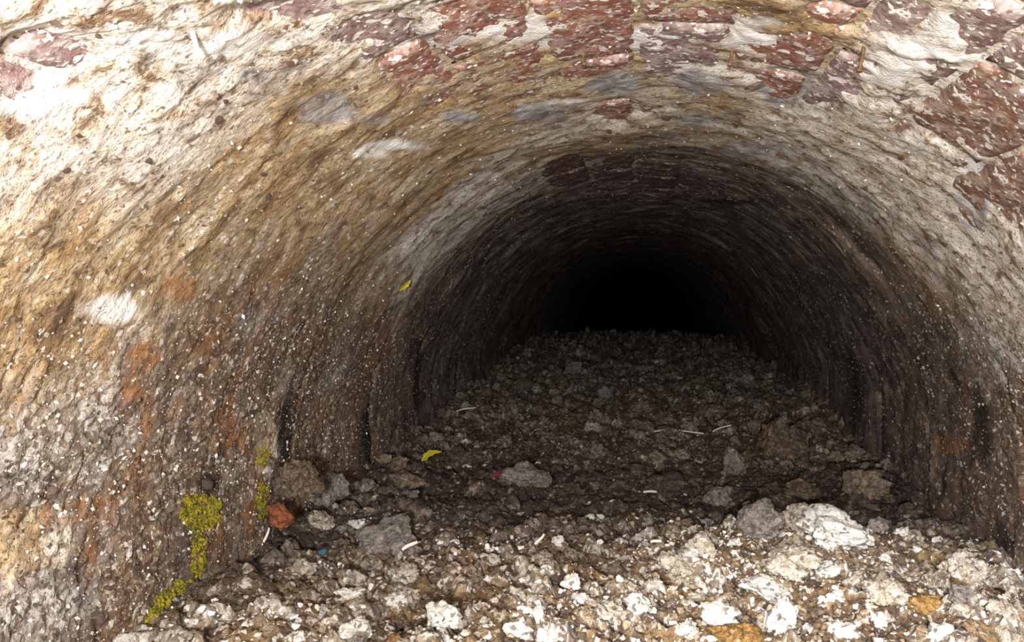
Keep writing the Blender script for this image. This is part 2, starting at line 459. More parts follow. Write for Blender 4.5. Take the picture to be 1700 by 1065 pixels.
# ------------------------------------------------------------------ vault: patches read off the photograph
# (px, py, w, h) ellipses in the frame, turned into (arc, depth) ellipses on the vault
def patch_uv(px, py, w, h):
    a0, y0 = hit_vault(px, py)
    al, yl = hit_vault(px - w / 2, py); ar, yr = hit_vault(px + w / 2, py)
    at, yt = hit_vault(px, py - h / 2); ab, yb = hit_vault(px, py + h / 2)
    J = np.array([[(ar - al) / 2, (at - ab) / 2], [(yr - yl) / 2, (yt - yb) / 2]])
    return a0, y0, np.linalg.inv(J)

def patch_mask(A, Y, lst, seed, edge=.35, wob=.9):
    m = np.zeros_like(A)
    nz = fbm(A * 30, Y * 40, 4, seed) - .5
    for p in lst:
        a0, y0, Ji = patch_uv(*p[:4])
        da, dy = A - a0, Y - y0
        u = Ji[0, 0] * da + Ji[0, 1] * dy; v = Ji[1, 0] * da + Ji[1, 1] * dy
        r = np.sqrt(u * u + v * v) + wob * nz
        m = np.maximum(m, 1 - smooth(1 - edge, 1 + edge, r))
    return m

EXPOSE = [(700, 95, 170, 80), (640, 45, 130, 46), (790, 12, 150, 50), (1000, 12, 140, 44), (500, 8, 160, 45),
          (1345, 112, 165, 120), (1165, 36, 110, 56), (1430, 18, 170, 60), (1620, 190, 260, 170), (1670, 300, 190, 150),
          (1660, 60, 120, 150), (50, 95, 170, 90), (1030, 176, 80, 34), (945, 285, 95, 46), (1110, 300, 110, 36)]
BLUEGREY = [(540, 175, 95, 52), (1025, 135, 100, 36), (900, 182, 100, 28), (1165, 130, 100, 36), (1300, 140, 90, 60), (700, 62, 130, 34),
            (770, 185, 60, 20), (1160, 192, 90, 20), (1250, 245, 110, 24), (1620, 330, 60, 90), (420, 120, 60, 24), (620, 190, 40, 20)]
WHITE = [(190, 512, 75, 38), (60, 150, 130, 55), (1530, 85, 150, 70), (1600, 30, 120, 60), (110, 105, 60, 40), (870, 48, 160, 34), (1070, 62, 190, 46), (1250, 60, 90, 60), (1130, 90, 90, 26), (930, 72, 90, 24),
         (660, 235, 90, 16), (610, 250, 60, 14), (950, 160, 120, 10), (1480, 110, 100, 40), (1620, 300, 40, 90), (380, 60, 110, 40), (230, 50, 120, 40)]
RUST = [(135, 855, 85, 36), (160, 835, 40, 30), (215, 590, 60, 40), (1575, 735, 44, 28), (245, 660, 60, 70), (300, 470, 60, 40), (360, 720, 50, 60),
        (470, 800, 40, 50), (120, 110, 30, 50), (420, 15, 60, 20), (140, 5, 50, 18), (360, 28, 40, 18), (1190, 640, 0.1, 0.1)]
CREAM = [(40, 900, 170, 110), (430, 740, 40, 100), (1545, 760, 30, 90)]

# brick bond: courses run along the flue
BW, BL = .108, .225
def brick_cell(a, y):
    i = math.floor(a / BW); j = math.floor((y - (BL / 2 if i % 2 else 0)) / BL)
    return i, j
cells = {}
for p in EXPOSE:
    px, py, w, h = p
    for u in np.linspace(-.55, .55, 9):
        for v in np.linspace(-.55, .55, 7):
            if u * u + v * v > .32: continue
            X, Yp = px + u * w, py + v * h
            if Yp < -60 or X > 1800 or X < -100: continue
            a, y = hit_vault(X, Yp)
            cells.setdefault(brick_cell(a, y), []).append((X, Yp))

NA, NY = 740, 660
a_max = HALF + .48 * R
# depth samples: fine where the picture looks closely
t = np.linspace(0, 1, NY)
y_lin = -.3 * R + (.12 + .3 * R) * 0
ys = np.concatenate([np.linspace(-.35 * R, .55 * R, 60, endpoint=False), np.geomspace(.55 * R, 15 * R, NY - 60)])
as_ = np.linspace(-a_max, a_max, NA)
A, Y = np.meshgrid(as_, ys, indexing='ij')

expose = patch_mask(A, Y, EXPOSE, 201, .35, 1.3)
blueg = patch_mask(A, Y, BLUEGREY, 211, .25, 1.0)
white = patch_mask(A, Y, WHITE, 221, .45, 1.6)
rust = patch_mask(A, Y, RUST, 231, .6, 2.6)
cream = patch_mask(A, Y, CREAM, 241, .3, 1.0)
SLOT_SHADE_MARKS = [(466, 715, 26, 130), (612, 715, 22, 120), (692, 620, 18, 120), (1412, 650, 24, 170), (1632, 715, 30, 110), (330, 800, 40, 30), (700, 640, 14, 100),  # upright slots: their shade is painted on; the rest are dark marks
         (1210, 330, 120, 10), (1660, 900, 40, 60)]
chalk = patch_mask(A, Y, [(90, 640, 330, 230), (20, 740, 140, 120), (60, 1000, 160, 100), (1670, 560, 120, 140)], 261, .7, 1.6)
slot_shade_marks = patch_mask(A, Y, SLOT_SHADE_MARKS, 251, .5, 1.4)

# depth of the joints between bricks where the plaster is off
def relief(A, Y, expose, es):
    big = fbm(A * 3.5, Y * 3.5, 3, 1) - .5
    med = fbm(A * 9, Y * 15, 4, 5) - .5
    fine = fbm(A * 40, Y * 62, 3, 9) - .5
    # flaking plaster skins: terraces with small ledges round the flue
    lay = fbm(A * 2.2 + 5, Y * 7 + 1.5 * (fbm(A * 4, Y * 4, 2, 77)), 3, 15)
    step = smooth(.47, .485, lay) * .0018 + smooth(.56, .575, lay) * .0018 + smooth(.40, .41, lay) * .0018
    grain = fbm(A * 120, Y * 150, 2, 19) - .5
    low = smooth(HALF * .55, HALF * .95, np.abs(A))
    d = .024 * big + .009 * med + .005 * fine - step + (.0025 + .006 * low) * grain
    d = d * (1 - .9 * es) - .004 * (1 - es) - .0030 * es * (1 - expose) + .0026 * expose + .003 * es * fine
    return d
es = np.maximum(patch_mask(A, Y, [(a_, b_, c_ * 1.45, d_ * 1.45) for a_, b_, c_, d_ in EXPOSE], 201, .5, .8), expose)
disp = relief(A, Y, expose, es)
# ring joints of the lining: dark upright slots at the wall feet
for yj, wj, dj in ((2.22 * R, .010, .030), (2.93 * R, .011, .026), (3.56 * R, .014, .030), (4.6 * R, .02, .03), (6.2 * R, .03, .03)):
    wob = yj + .02 * (fbm(A * 6, A * 0 + yj, 3, 301) - .5) * 2
    k = np.exp(-((Y - wob) / wj) ** 2)
    foot = smooth(HALF * .72, HALF * .96, np.abs(A) + .12 * (fbm(A * 9, Y * 3, 2, 303) - .5))
    disp = disp + dj * k * foot
    disp = disp + .008 * smooth(-.01, .01, Y - wob) * foot
# radius grows or shrinks a little from ring to ring
rad = R + disp
th = np.clip(A / R, -math.pi / 2, math.pi / 2)
ext = np.maximum(np.abs(A) - HALF, 0)
X = np.sin(th) * rad
Z = AZ + np.cos(th) * rad
sel = ext > 0
X = np.where(sel, np.sign(A) * rad, X); Z = np.where(sel, AZ - ext, Z)
co = np.stack([X, Y, Z], -1).reshape(-1, 3)
me, q = grid_mesh('wall_vault', co, NA, NY)
uvl = me.uv_layers.new(name='UVMap')
uvv = np.stack([A, Y], -1).reshape(-1, 2)
uvl.data.foreach_set('uv', uvv[q.ravel()].astype(np.float32).ravel())
f1 = fbm(A * 3, Y * 3, 4, 401) - .5
aa = np.abs(A)
# grit crust climbs the walls: higher on the right, lower on the left; irregular upper edge
lim = np.where(A < 0, .68 - .10 * smooth(.7 * R, 2.4 * R, Y), .60 - .06 * smooth(.8 * R, 2.4 * R, Y))
crust = smooth(-.16, .16, aa / HALF - lim - .06 + .55 * f1)
crust = crust * (1 - cream)
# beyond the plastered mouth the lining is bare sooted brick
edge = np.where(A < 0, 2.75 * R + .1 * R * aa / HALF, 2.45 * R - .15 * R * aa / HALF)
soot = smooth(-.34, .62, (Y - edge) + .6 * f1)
lime = smooth(.45, .62, fbm(A * 2.6, Y * 3.2, 4, 411) + .13 * smooth(2.0 * R, .9 * R, Y) * (1 - smooth(.4, .9, aa / HALF)))
for nme, ar in (('slot_shade_marks', slot_shade_marks * .9), ('chalk', chalk), ('crust', crust), ('soot', soot), ('white', white * (1 - .0 * expose)), ('rust', rust * .8), ('bluegrey', blueg * (1 - soot)), ('lime', lime * (1 - crust * .5))):
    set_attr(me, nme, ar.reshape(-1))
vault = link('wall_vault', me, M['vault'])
tag(vault, 'arched plastered brick lining of the flue, pale near the mouth and sooty deep inside', None, None, 'structure')

# end wall far inside the dark
bm = bmesh.new()
n = 40
vs = [bm.verts.new((R * 1.1 * math.sin(k), 14.6 * R, AZ + R * 1.1 * math.cos(k))) for k in np.linspace(-math.pi / 2, math.pi / 2, n)]
vs = [bm.verts.new((-R * 1.1, 14.6 * R, -.25))] + vs + [bm.verts.new((R * 1.1, 14.6 * R, -.25))]
f_ = bm.faces.new(vs)
bmesh.ops.solidify(bm, geom=[f_], thickness=.1)
me = bpy.data.meshes.new('wall_end'); bm.to_mesh(me); bm.free()
tag(link('wall_end', me, M['brick_soot']), 'sooty brick end wall lost in the dark', None, None, 'structure')

# exposed bricks, each a curved block of its own behind the plaster skin
brick_cache = {}
def brick_mesh(matname, var):
    key = (matname, var)
    if key in brick_cache: return brick_cache[key]
    nu, nv = 10, 16
    g = .007
    r_ = random.Random(var * 7 + 3)
    bm = bmesh.new()
    vv = []
    for i in range(nu + 1):
        row = []
        for j in range(nv + 1):
            u = (i / nu - .5) * (BW - g); v = (j / nv - .5) * (BL - g)
            ed = min(i, nu - i) / nu * BW, min(j, nv - j) / nv * BL
            e = min(ed)
            lift = .004 * max(0, 1 - e / .012) ** 2 + .006 * (mnoise.noise((u * 25 + var * 9, v * 25, var)) * .6 + .4 * mnoise.noise((u * 70, v * 70, var)))
            th_ = u / R
            rr = R + lift - .0022
            row.append(bm.verts.new((math.sin(th_) * rr, v, math.cos(th_) * rr - R)))
        vv.append(row)
    for i in range(nu):
        for j in range(nv):
            bm.faces.new((vv[i][j], vv[i + 1][j], vv[i + 1][j + 1], vv[i][j + 1]))
    # sides and back
    bk = {}
    def back(i, j):
        if (i, j) not in bk:
            u = (i / nu - .5) * (BW - g); v = (j / nv - .5) * (BL - g); rr = R + .09; th_ = u / R
            bk[(i, j)] = bm.verts.new((math.sin(th_) * rr, v, math.cos(th_) * rr - R))
        return bk[(i, j)]
    for (i0, j0, i1, j1) in ((0, 0, nu, 0), (nu, 0, nu, nv), (nu, nv, 0, nv), (0, nv, 0, 0)):
        steps = max(abs(i1 - i0), abs(j1 - j0)); si = (i1 > i0) - (i1 < i0); sj = (j1 > j0) - (j1 < j0)
        prev = None
        chain = [(i0 + si * k, j0 + sj * k) for k in range(steps + 1)]
        bm.faces.new([vv[i][j] for i, j in reversed(chain)] + [back(i0, j0), back(i1, j1)])
    bm.faces.new([back(0, 0), back(0, nv), back(nu, nv), back(nu, 0)])
    bmesh.ops.recalc_face_normals(bm, faces=bm.faces)
    me = bpy.data.meshes.new('brick'); bm.to_mesh(me); bm.free()
    for p in me.polygons: p.use_smooth = len(p.vertices) == 4
    me.materials.append(M[matname])
    brick_cache[key] = me
    return me

def brick_kind(px, py, y):
    if y > 2.3 * R: return 'brick_soot'
    if px < 620 or (580 < px < 700 and py < 75): return 'brick_purple'
    if px < 1130: return 'brick_red'
    if px > 1480 and py > 120: return 'brick_brown'
    return rnd.choice(['brick_red', 'brick_brown', 'brick_purple']) if px < 1500 else 'brick_purple'
for k, ((i, j), pts) in enumerate(sorted(cells.items())):
    if len(pts) < 3: continue
    px = sum(p[0] for p in pts) / len(pts); py = sum(p[1] for p in pts) / len(pts)
    a = (i + .5) * BW; y = (j + .5) * BL + (BL / 2 if i % 2 else 0)
    if abs(a) > HALF: continue
    b = bpy.data.objects.new('brick', brick_mesh(brick_kind(px, py, y), rnd.randrange(4))); COL.objects.link(b)
    thb = a / R
    b.location = (math.sin(thb) * R, y, AZ + math.cos(thb) * R)
    b.rotation_euler = (0, thb, 0)
    b.parent = vault

# ------------------------------------------------------------------ rubble bed
NX, NB = 440, 700
xs = np.linspace(-1.06 * R, 1.06 * R, NX)
yb = np.concatenate([np.linspace(-.35 * R, .9 * R, 60, endpoint=False), np.geomspace(.9 * R, 14.8 * R, NB - 60)])
XB, YB = np.meshgrid(xs, yb, indexing='ij')
ZB = bed_h(XB, YB)
def damp_shade_at(x, y):  # darkening mask: damp earth and the painted shade of the hollow together
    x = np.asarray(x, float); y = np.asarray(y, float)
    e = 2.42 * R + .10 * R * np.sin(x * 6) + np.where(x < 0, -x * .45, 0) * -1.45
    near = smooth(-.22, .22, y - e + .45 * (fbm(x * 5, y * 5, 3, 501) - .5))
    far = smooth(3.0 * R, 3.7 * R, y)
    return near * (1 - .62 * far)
damp_shade = damp_shade_at(XB, YB)
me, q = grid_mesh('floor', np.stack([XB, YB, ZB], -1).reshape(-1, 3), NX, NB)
set_attr(me, 'damp_shade', damp_shade.reshape(-1))
(_f, _e, _c1), (_f, _e2, _c2) = bed_cells(XB, YB)
set_attr(me, 'lump', _c1.reshape(-1)); set_attr(me, 'crumb', _c2.reshape(-1))
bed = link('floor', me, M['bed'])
tag(bed, 'uneven bed of earth and crumbled mortar rubble filling the bottom of the flue', None, None, 'structure')

# ------------------------------------------------------------------ stones
def stone_mesh(seed, sub, cuts=9, rough=.22, sy=1.0, sz=1.0, name='stone'):
    r_ = np.random.default_rng(seed)
    bm = bmesh.new(); bmesh.ops.create_icosphere(bm, subdivisions=sub, radius=1.0)
    v = np.array([p.co[:] for p in bm.verts])
    for k in range(cuts):
        nrm = r_.normal(size=3); nrm /= np.linalg.norm(nrm); off = r_.uniform(.55, .88)
        dd = v @ nrm - off
        v = v - np.where(dd > 0, dd, 0)[:, None] * nrm
    rr = np.linalg.norm(v, axis=1); u = v / rr[:, None]
    s = seed * 3.7
    nz = fbm(u[:, 0] * 1.6 + s, u[:, 1] * 1.6 + 5, 2, seed, .5, u[:, 2] * 1.6 + 9) - .5
    nz2 = np.abs(fbm(u[:, 0] * 4 + s, u[:, 1] * 4 + 5, 4, seed + 9, .65, u[:, 2] * 4 + 9) - .5)
    v = v * (1 + 2.6 * rough * nz - 2.6 * rough * nz2)[:, None]
    v = v * np.array([1, sy, sz])
    mx = np.abs(v[:, 0]).max(); v = v / mx
    for p, c in zip(bm.verts, v): p.co = c
    me = bpy.data.meshes.new(name); bm.to_mesh(me); bm.free()
    for p in me.polygons: p.use_smooth = sub >= 4
    return me

used = []   # ground footprints, to keep stones from sitting in each other
def bed_normal(x, y, e=.012):
    hx = float(bed_h(x + e, y) - bed_h(x - e, y)) / (2 * e); hy = float(bed_h(x, y + e) - bed_h(x, y - e)) / (2 * e)
    nrm = Vector((-hx * .5, -hy * .5, 1)).normalized()
    return nrm

HERO = [  # px, py, w, h, material, name, category, label
 (640, 893, 104, 78, 'grey', 'stone_lump', 'stone', 'large pale grey angular lump lying left of the rubble centre'),
 (548, 808, 50, 50, 'grey', 'stone_lump', 'stone', 'rounded grey block leaning at the foot of the left wall'),
 (490, 803, 78, 66, 'brown', 'stone_lump', 'stone', 'brown crusted block stuck to the left wall foot beside the dark slot'),
 (464, 856, 46, 32, 'red', 'brick_fragment', 'brick fragment', 'orange-red broken brick piece at the left wall foot'),
 (677, 798, 72, 34, 'tan', 'stone_lump', 'stone', 'flat olive-tan stone just below the curled yellow leaf'),
 (663, 766, 34, 22, 'tan', 'stone_lump', 'stone', 'small tan stone left of the curled yellow leaf'),
 (595, 871, 34, 20, 'white', 'mortar_lump', 'mortar lump', 'small white lump touching the left end of the large grey lump'),
 (531, 866, 48, 34, 'pale', 'mortar_lump', 'mortar lump', 'crumbly pale lump between the red brick piece and the white lump'),
 (577, 988, 56, 24, 'white', 'mortar_lump', 'mortar lump', 'flat bright white chip, the leftmost of the front whites'),
 (655, 995, 52, 26, 'white', 'mortar_lump', 'mortar lump', 'jagged white chip right of the flat leftmost white chip'),
 (618, 975, 18, 16, 'white', 'mortar_lump', 'mortar lump', 'tiny white lump between the two flat white chips at front left'),
 (680, 953, 44, 34, 'pale', 'mortar_lump', 'mortar lump', 'pale crumbly lump below the large grey angular lump'),
 (505, 942, 40, 30, 'pale', 'mortar_lump', 'mortar lump', 'dusty pale lump just below the blue chip'),
 (735, 1025, 66, 54, 'white', 'mortar_lump', 'mortar lump', 'big white crumbly lump at front, left of the frame centre'),
 (590, 1050, 66, 42, 'white', 'mortar_lump', 'mortar lump', 'white crumbly lump on the bottom edge below the flat white chips'),
 (492, 1060, 42, 28, 'white', 'mortar_lump', 'mortar lump', 'white lump at the bottom edge, far left of the rubble'),
 (815, 928, 34, 28, 'pale', 'mortar_lump', 'mortar lump', 'single pale rounded lump on brown rubble left of centre'),
 (930, 903, 28, 24, 'white', 'mortar_lump', 'mortar lump', 'small white lump at the edge of the dark hollow'),
 (950, 968, 38, 34, 'white', 'mortar_lump', 'mortar lump', 'white lump standing behind the long white slab'),
 (960, 992, 52, 22, 'white', 'mortar_slab', 'mortar lump', 'long white slab at front centre'),
 (1012, 1018, 70, 44, 'pale', 'mortar_lump', 'mortar lump', 'pale crusty lump right of the long white slab'),
 (1056, 1002, 48, 32, 'white', 'mortar_lump', 'mortar lump', 'white lump leaning on the pale crusty one at front centre'),
 (1050, 976, 20, 14, 'white', 'mortar_lump', 'mortar lump', 'tiny oval white pebble above the front centre lumps'),
 (890, 1022, 34, 32, 'white', 'mortar_lump', 'mortar lump', 'squarish white lump left of the long white slab'),
 (862, 1048, 54, 34, 'white', 'mortar_lump', 'mortar lump', 'wide white lump on the bottom edge near frame centre'),
 (902, 1050, 26, 22, 'white', 'mortar_lump', 'mortar lump', 'small white lump right of the wide bottom-edge lump'),
 (1140, 1046, 38, 28, 'white', 'mortar_lump', 'mortar lump', 'white lump just left of the big orange stone'),
 (1200, 1020, 62, 44, 'white', 'mortar_lump', 'mortar lump', 'white crumbly lump behind the big orange stone'),
 (1225, 1056, 90, 46, 'ochre', 'stone_lump', 'stone', 'big orange stone at the bottom edge'),
 (1295, 1030, 50, 66, 'white', 'mortar_lump', 'mortar lump', 'tall rounded white lump right of the big orange stone'),
 (1277, 973, 80, 34, 'white', 'mortar_slab', 'mortar lump', 'flat bright white slab above the tall rounded white lump'),
 (1312, 935, 92, 54, 'pale', 'mortar_lump', 'mortar lump', 'broad pale lump between the white slab and the jagged white lump'),
 (1388, 884, 112, 62, 'white', 'mortar_lump', 'mortar lump', 'largest jagged white lump on the right of the rubble'),
 (1330, 868, 70, 56, 'pale', 'mortar_lump', 'mortar lump', 'peaked pale lump left of the largest jagged white one'),
 (1265, 868, 76, 62, 'grey', 'mortar_lump', 'mortar lump', 'tall grey-tan lump on the rim of the dark hollow'),
 (1168, 908, 56, 50, 'pale', 'mortar_lump', 'mortar lump', 'pale lump on the hollow rim, left of the tall grey-tan one'),
 (1135, 870, 28, 26, 'brown', 'stone_lump', 'stone', 'small brown pointed stone on the hollow rim'),
 (1125, 945, 60, 50, 'pale', 'mortar_lump', 'mortar lump', 'crumbly pale lump below the small brown pointed stone'),
 (1370, 945, 40, 24, 'white', 'mortar_lump', 'mortar lump', 'small white lump below the largest jagged white one'),
 (1385, 991, 28, 18, 'white', 'mortar_lump', 'mortar lump', 'tiny white lump on dark earth at lower right'),
 (1450, 1028, 38, 24, 'white', 'mortar_lump', 'mortar lump', 'flat white chip at lower right below the pale crusty lump'),
 (1398, 1048, 46, 34, 'white', 'mortar_lump', 'mortar lump', 'bright white lump on the bottom edge at right'),
 (1470, 988, 68, 54, 'pale', 'mortar_lump', 'mortar lump', 'pale crusty lump left of the orange-yellow stone'),
 (1533, 1000, 50, 34, 'ochre', 'stone_lump', 'stone', 'orange-yellow stone on the right of the rubble'),
 (1600, 943, 58, 52, 'pale', 'mortar_lump', 'mortar lump', 'pale block at the foot of the right wall'),
 (1598, 988, 40, 28, 'grey', 'stone_lump', 'stone', 'smooth grey oval stone below the pale right-wall block'),
 (1560, 1052, 40, 30, 'white', 'mortar_lump', 'mortar lump', 'white lump at the bottom edge, farthest right'),
 (1660, 1010, 44, 32, 'pale', 'mortar_lump', 'mortar lump', 'pale chip in the bottom right corner by the wall'),
 (1460, 872, 32, 26, 'grey', 'stone_lump', 'stone', 'small grey stone right of the largest jagged white lump'),
 (1435, 805, 70, 50, 'tan', 'stone_lump', 'stone', 'tan crumbly lump near the right wall foot'),
 (1420, 755, 32, 28, 'tan', 'stone_lump', 'stone', 'round tan stone against the right wall above the tan crumbly lump'),
 (1335, 815, 66, 34, 'brown', 'stone_lump', 'stone', 'low brown lump in front of the dark gap at right'),
 (1298, 735, 84, 84, 'brown', 'stone_lump', 'stone', 'big crumbly brown heap on the right of the dark hollow'),
 (1215, 772, 42, 46, 'grey', 'stone_lump', 'stone', 'upright grey lump in the middle of the dark hollow'),
 (1195, 825, 54, 44, 'grey', 'stone_lump', 'stone', 'rounded grey lump at the front of the dark hollow'),
 (1110, 805, 74, 38, 'dark', 'stone_lump', 'stone', 'dark flat lump in the hollow above the white twig'),
 (1090, 758, 38, 22, 'tan', 'stone_lump', 'stone', 'lone cream crumb in the dark hollow'),
 (868, 790, 94, 62, 'grey', 'stone_lump', 'stone', 'grey crusty lump with a red flake beside it'),
 (1148, 880, 22, 18, 'pale', 'mortar_lump', 'mortar lump', 'little pale lump below the small brown pointed stone rim'),
 (950, 611, 34, 24, 'grey', 'stone_lump', 'stone', 'small pale grey stone far back on the rubble slope'),
 (1005, 652, 30, 24, 'grey', 'stone_lump', 'stone', 'pale grey crumb in the middle of the far slope'),
 (1066, 676, 44, 22, 'tan', 'stone_lump', 'stone', 'flat tan lump in the middle of the far slope'),
 (1182, 682, 54, 24, 'tan', 'stone_lump', 'stone', 'wide tan lump on the far slope right of centre'),
 (1252, 704, 30, 24, 'tan', 'stone_lump', 'stone', 'squarish tan stone left of the big crumbly brown heap'),
 (1065, 706, 44, 22, 'brown', 'stone_lump', 'stone', 'brown crusty lump above the thin white twigs'),
 (1110, 715, 40, 22, 'brown', 'stone_lump', 'stone', 'brown lump touching the thin white twigs'),
 (1160, 632, 26, 16, 'brown', 'stone_lump', 'stone', 'small brown lump high on the far slope'),
 (1110, 622, 40, 20, 'brown', 'stone_lump', 'stone', 'broad brown lump high on the far slope'),
 (985, 708, 34, 18, 'pale', 'mortar_lump', 'mortar lump', 'pale flat crumb left of the brown crusty lump'),
 (925, 665, 36, 18, 'tan', 'stone_lump', 'stone', 'tan crumb on the left of the far slope'),
 (875, 637, 40, 16, 'brown', 'stone_lump', 'stone', 'reddish brown crumb on the left of the far slope'),
 (725, 725, 26, 18, 'grey', 'stone_lump', 'stone', 'grey stone in the dark above the curled yellow leaf'),
 (640, 762, 30, 20, 'tan', 'stone_lump', 'stone', 'tan crumb in the dark left corner of the hollow'),
]
for k, (px, py, w, h, mn, nm, cat, lab) in enumerate(HERO):
    p = hit_bed(px, py + h * .30)
    dist = (p - Vector((0, 0, CZ))).length
    rx = w / 2 * dist / F * 1.04
    rz = h / 2 * dist / F * 1.08
    me = stone_mesh(1000 + k, 5 if w > 40 else 4, 7, .42 if mn in ('pale', 'tan', 'brown', 'white') else .3, 1, 1, nm)
    me.materials.append(M[mn])
    zs = np.array([v.co.z for v in me.vertices])
    o = link(nm, me)
    ry = rx * rnd.uniform(.75, 1.05)
    o.scale = (rx, ry, rz * 1.0)
    dr = ray(px, py); t_ = dist + ry * .25
    if abs(dr.x) * t_ > .93 * R - .35 * rx:          # lies against the wall, not in it
        t_ = (.93 * R - .35 * rx) / abs(dr.x)
    o.location = Vector((0, 0, CZ)) + dr * t_
    o.rotation_euler = (rnd.uniform(-.15, .15), rnd.uniform(-.15, .15), rnd.uniform(-.4, .4))
    tag(o, lab, cat, 'single stones and mortar lumps on the rubble')
    used.append((o.location.x, o.location.y, max(rx, ry) * .9))

# generic loose stones, each its own object
variants = {}
for mn in ('white', 'pale', 'grey', 'brown', 'dark', 'tan', 'ochre', 'red'):
    lst = []
    for s in range(4):
        me = stone_mesh(50 + 13 * s + len(mn), 4, 6, .5)
        me.materials.append(M[mn]); lst.append(me)
    variants[mn] = lst
GEN = {
 'near': ([('white', 6), ('pale', 8), ('grey', 4), ('brown', 5), ('ochre', 1.5), ('tan', 5)], 'front rubble'),
 'hollow': ([('dark', 8), ('brown', 5), ('grey', 2), ('red', .25)], 'dark hollow'),
 'far': ([('dark', 4), ('brown', 6), ('grey', 3), ('tan', 2.5)], 'far rubble slope'),
}
colour_word = {'white': 'white', 'pale': 'pale crumbly', 'grey': 'grey', 'brown': 'brown', 'dark': 'sooty dark', 'tan': 'tan', 'ochre': 'ochre orange', 'red': 'reddish'}
count = 0; tries = 0
while count < 230 and tries < 6000:
    tries += 1
    zone = rnd.choices(['near', 'hollow', 'far'], [110, 50, 70])[0]
    x = rnd.uniform(-.93, .93) * R
    if zone == 'near': y = rnd.uniform(1.35, 2.5) * R; s = rnd.uniform(.006, .017)
    elif zone == 'hollow': y = rnd.uniform(2.5, 3.5) * R; s = rnd.uniform(.008, .022)
    else: y = R * (3.5 + 5 * rnd.random() ** 1.3); s = rnd.uniform(.016, .026) * (.7 + .11 * y / R)
    if abs(x) + s > .95 * R: continue
    if any((x - ux) ** 2 + (y - uy) ** 2 < (ur + s) ** 2 for ux, uy, ur in used): continue
    kinds, where = GEN[zone]
    mn = rnd.choices([k[0] for k in kinds], [k[1] for k in kinds])[0]
    o = bpy.data.objects.new('loose_stone', rnd.choice(variants[mn])); COL.objects.link(o)
    zf = rnd.uniform(.55, .85)
    o.scale = (s, s * rnd.uniform(.7, 1.1), s * zf)
    o.location = (x, y, float(bed_h(x, y)) + s * zf * .3)
    o.rotation_euler = (rnd.uniform(-.3, .3), rnd.uniform(-.3, .3), rnd.uniform(0, 6.28))
    side = 'near the left wall' if x < -.35 * R else ('near the right wall' if x > .35 * R else 'in the middle')
    big_ = 'tiny' if s < (.010 if zone == 'near' else .014 if zone == 'hollow' else .020) else 'small'
    tag(o, '%s loose %s stone on the %s, %s' % (big_, colour_word[mn], where, side), 'stone', '%s %s loose stones, %s, %s' % (big_, colour_word[mn], where, side))
    used.append((x, y, s)); count += 1

# uncountable chips: one piece of stuff each
def ico():
    bm = bmesh.new(); bmesh.ops.create_icosphere(bm, subdivisions=1, radius=1)
    v = np.array([p.co[:] for p in bm.verts]); f = np.array([[q.index for q in g.verts] for g in bm.faces]); bm.free()
    return v, f
IV, IF = ico()
OV = np.array([(1, 0, 0), (-1, 0, 0), (0, 1, 0), (0, -1, 0), (0, 0, 1), (0, 0, -1)], float)
OF = np.array([(0, 2, 4), (2, 1, 4), (1, 3, 4), (3, 0, 4), (2, 0, 5), (1, 2, 5), (3, 1, 5), (0, 3, 5)])

def scatter(name, pts, sizes, flat, nrm, tint, material, V=IV, Fc=IF, jit=.35):
    n = len(pts)
    v = V[None] * (1 + jit * (rng.random((n, len(V), 1)) - .5) * 2)
    q = rng.normal(size=(n, 4)); q /= np.linalg.norm(q, axis=1)[:, None]
    w, x, y, z = q.T
    Rm = np.stack([1 - 2 * (y * y + z * z), 2 * (x * y - z * w), 2 * (x * z + y * w), 2 * (x * y + z * w), 1 - 2 * (x * x + z * z), 2 * (y * z - x * w), 2 * (x * z - y * w), 2 * (y * z + x * w), 1 - 2 * (x * x + y * y)], -1).reshape(n, 3, 3)
    st = rng.uniform(.6, 1.3, (n, 1, 3))
    v = np.einsum('nij,nkj->nki', Rm, v * st) * sizes[:, None, None]
    dn = np.einsum('nki,ni->nk', v, nrm)
    v = v - (1 - flat) * dn[..., None] * nrm[:, None, :]
    v = v + pts[:, None, :]
    f = Fc[None] + (np.arange(n) * len(V))[:, None, None]
    me = tri_mesh(name, v.reshape(-1, 3), f.reshape(-1, 3))
    set_attr(me, 'tint', np.repeat(tint, len(V)))
    return link(name, me, material)

def bed_points(n, y0, y1, power=1.0):
    x = rng.uniform(-.97, .97, n) * R; y = y0 + (y1 - y0) * rng.random(n) ** power
    z = bed_h(x, y)
    return np.stack([x, y, z], -1)
up = lambda n: np.tile(np.array([0, 0, 1.0]), (n, 1))
P_ = bed_points(8000, .9 * R, 2.75 * R)
dark_amt = damp_shade_at(P_[:, 0], P_[:, 1]); P_ = P_[rng.random(len(P_)) > dark_amt * .93]; n = len(P_)
sz = .0012 + .0060 * rng.random(n) ** 4.0
clump = fbm(P_[:, 0] * 9, P_[:, 1] * 9, 3, 601)
o = scatter('rubble_chips', P_, sz, .75, up(n), np.clip(rng.random(n) * .75 + (clump - .45) * 2.2 + .1, 0, 1), M['chips'])
tag(o, 'countless pale and ochre mortar crumbs covering the front of the rubble', 'rubble', None, 'stuff')
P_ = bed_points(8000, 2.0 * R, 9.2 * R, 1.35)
dark_amt = damp_shade_at(P_[:, 0], P_[:, 1]); P_ = P_[rng.random(len(P_)) < dark_amt * 1.2]; n = len(P_)
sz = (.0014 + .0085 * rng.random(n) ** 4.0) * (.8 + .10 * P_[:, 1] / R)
o = scatter('dark_chips', P_, sz, .75, up(n), np.clip(rng.random(n) ** 1.0, 0, 1), M['chips_dark'])  # darker crumbs, only where the mask darkens the bed
tag(o, 'countless dark crumbs covering the hollow and far slope of the rubble', 'rubble', None, 'stuff')

